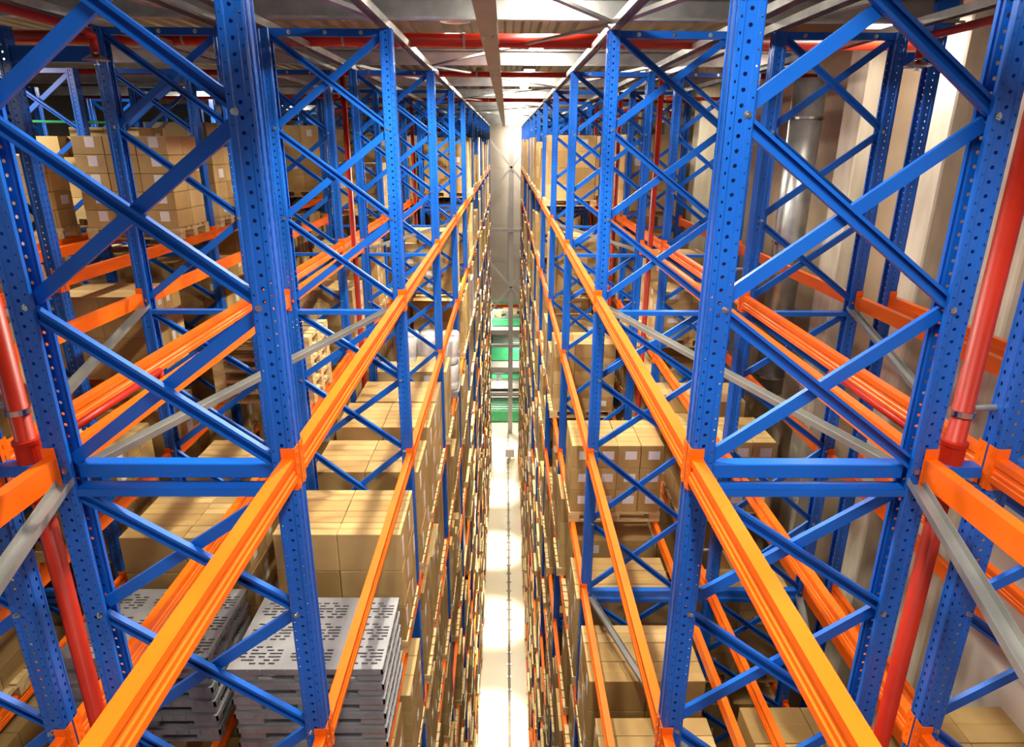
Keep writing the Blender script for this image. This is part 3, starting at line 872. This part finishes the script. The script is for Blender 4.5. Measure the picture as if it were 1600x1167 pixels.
# ------------------------------------------------------------------ lamps
def luminaire(x, y, z, label, power, w=.22, l=1.0):
    r = link('ceiling_light', None, None, (x, y, W(z))); tag(r, label, 'ceiling light', 'linear ceiling lights')
    link('housing', MB().bevbox(-w / 2, w / 2, -l / 2, l / 2, .02, .09, .01).mesh('housing', 'galvd'), r)
    link('diffuser', MB().box(-w / 2 + .02, w / 2 - .02, -l / 2 + .02, l / 2 - .02, .005, .02).mesh('diffuser', 'lamp'), r)
    ld = bpy.data.lights.new('lamp', 'AREA'); ld.shape = 'RECTANGLE'; ld.size = w; ld.size_y = l; ld.energy = power; ld.color = (1, .93, .82)
    lo = bpy.data.objects.new('lamp', ld); C.objects.link(lo); lo.parent = r; lo.location = (0, 0, 0)
for i in range(-1, 12):
    y = YF(i) + S / 2
    luminaire(.45 if i != 0 else .35, y, 1.2, 'linear light above the aisle between %s and next frame' % (FRN(i) if i > 0 else ('unseen rear' if i < 0 else 'unseen nearest')), 125)
for i in (0, 2, 4, 6):
    luminaire(-6.7, YF(i) + 1.4, 1.05, 'linear light over the next aisle to the left, %s' % ['nearest', 'second', 'third', 'farthest'][i // 2], 260)
for i in (0, 2, 4):
    luminaire(3.55, YF(i) + 1.0, 1.05, 'linear light beside the right wall, %s' % ['nearest', 'middle', 'farthest'][i // 2], 28 if i == 0 else 60, .2, .8)
for i, y in enumerate((3.75, 6.6, 9.4, 12.3, 15.3, 19.95, 24.45, 29.4, 34.4)):
    r = link('spot_luminaire', None, None, (-.45, y, W(1.1))); tag(r, 'round high-bay spotlight over the aisle floor, %s' % ORD[i], 'spotlight', 'high-bay spotlights over the aisle')
    link('reflector', MB().lathe([(.03, .2), (.06, .18), (.14, .02), (.15, 0)], (0, 0, 0), 20).mesh('reflector', 'galvd'), r)
    ld = bpy.data.lights.new('spot', 'SPOT'); ld.shadow_soft_size = .06; ld.color = (1, .92, .74)
    if i < 4: ld.energy = 620; ld.spot_size = math.radians(150); ld.spot_blend = .5
    else: ld.energy = 60000; ld.spot_size = math.radians(10); ld.spot_blend = .9
    lo = bpy.data.objects.new('spot', ld); C.objects.link(lo); lo.parent = r
    if i >= 3:
        l2 = bpy.data.lights.new('spot', 'SPOT'); l2.shadow_soft_size = .1; l2.color = (1, .92, .74); l2.energy = 5000; l2.spot_size = math.radians(40); l2.spot_blend = 1
        lo = bpy.data.objects.new('spot', l2); C.objects.link(lo); lo.parent = r
luminaire(.9, 36.0, 1.2, 'added linear light brightening the far wall', 420, .3, 1.2)  # extra lamp added only to lift the upper far wall
for i, (x, y, z, e) in enumerate(((-1.5, 39.5, -9.6, 520), (1.2, 39.3, -12.3, 230), (-.4, 38.4, -14.9, 140))):
    luminaire(x, y, z, 'added fill light in the handling area at the aisle end, %s' % ['upper', 'middle', 'lower'][i], e, .3, 1.2)  # unseen lamps added to brighten the green conveyors and decks

w = bpy.data.worlds.new('World'); bpy.context.scene.world = w; w.use_nodes = True
bg = w.node_tree.nodes['Background']; bg.inputs[0].default_value = (1, .97, .93, 1); bg.inputs[1].default_value = .36

for o in C.objects:
    if o.parent is None and 'category' in o and 'kind' not in o: o['kind'] = 'thing'
# ------------------------------------------------------------------ camera
cd_ = bpy.data.cameras.new('camera'); cam = bpy.data.objects.new('camera', cd_); C.objects.link(cam)
cd_.sensor_fit = 'HORIZONTAL'; cd_.sensor_width = 36; cd_.lens = 36 * 969 / 1600; cd_.shift_y = -50 / 1600
cd_.clip_start = .05; cd_.clip_end = 200
cam.location = (.05, 0, H)
cam.rotation_euler = (Matrix.Rotation(-.0102, 3, 'Z') @ Matrix.Rotation(math.radians(90 - 17.8), 3, 'X') @ Matrix.Rotation(.006, 3, 'Z')).to_euler()
sc = bpy.context.scene; sc.camera = cam
sc.view_settings.view_transform = 'Standard'; sc.view_settings.look = 'None'; sc.view_settings.exposure = 0; sc.view_settings.gamma = 1
sc.view_settings.use_curve_mapping = False
sc.cycles.max_bounces = 10; sc.cycles.diffuse_bounces = 5; sc.cycles.glossy_bounces = 4; sc.cycles.transparent_max_bounces = 24
sc.cycles.sample_clamp_indirect = 8; sc.cycles.caustics_reflective = False; sc.cycles.caustics_refractive = False
sc.cycles.use_denoising = True
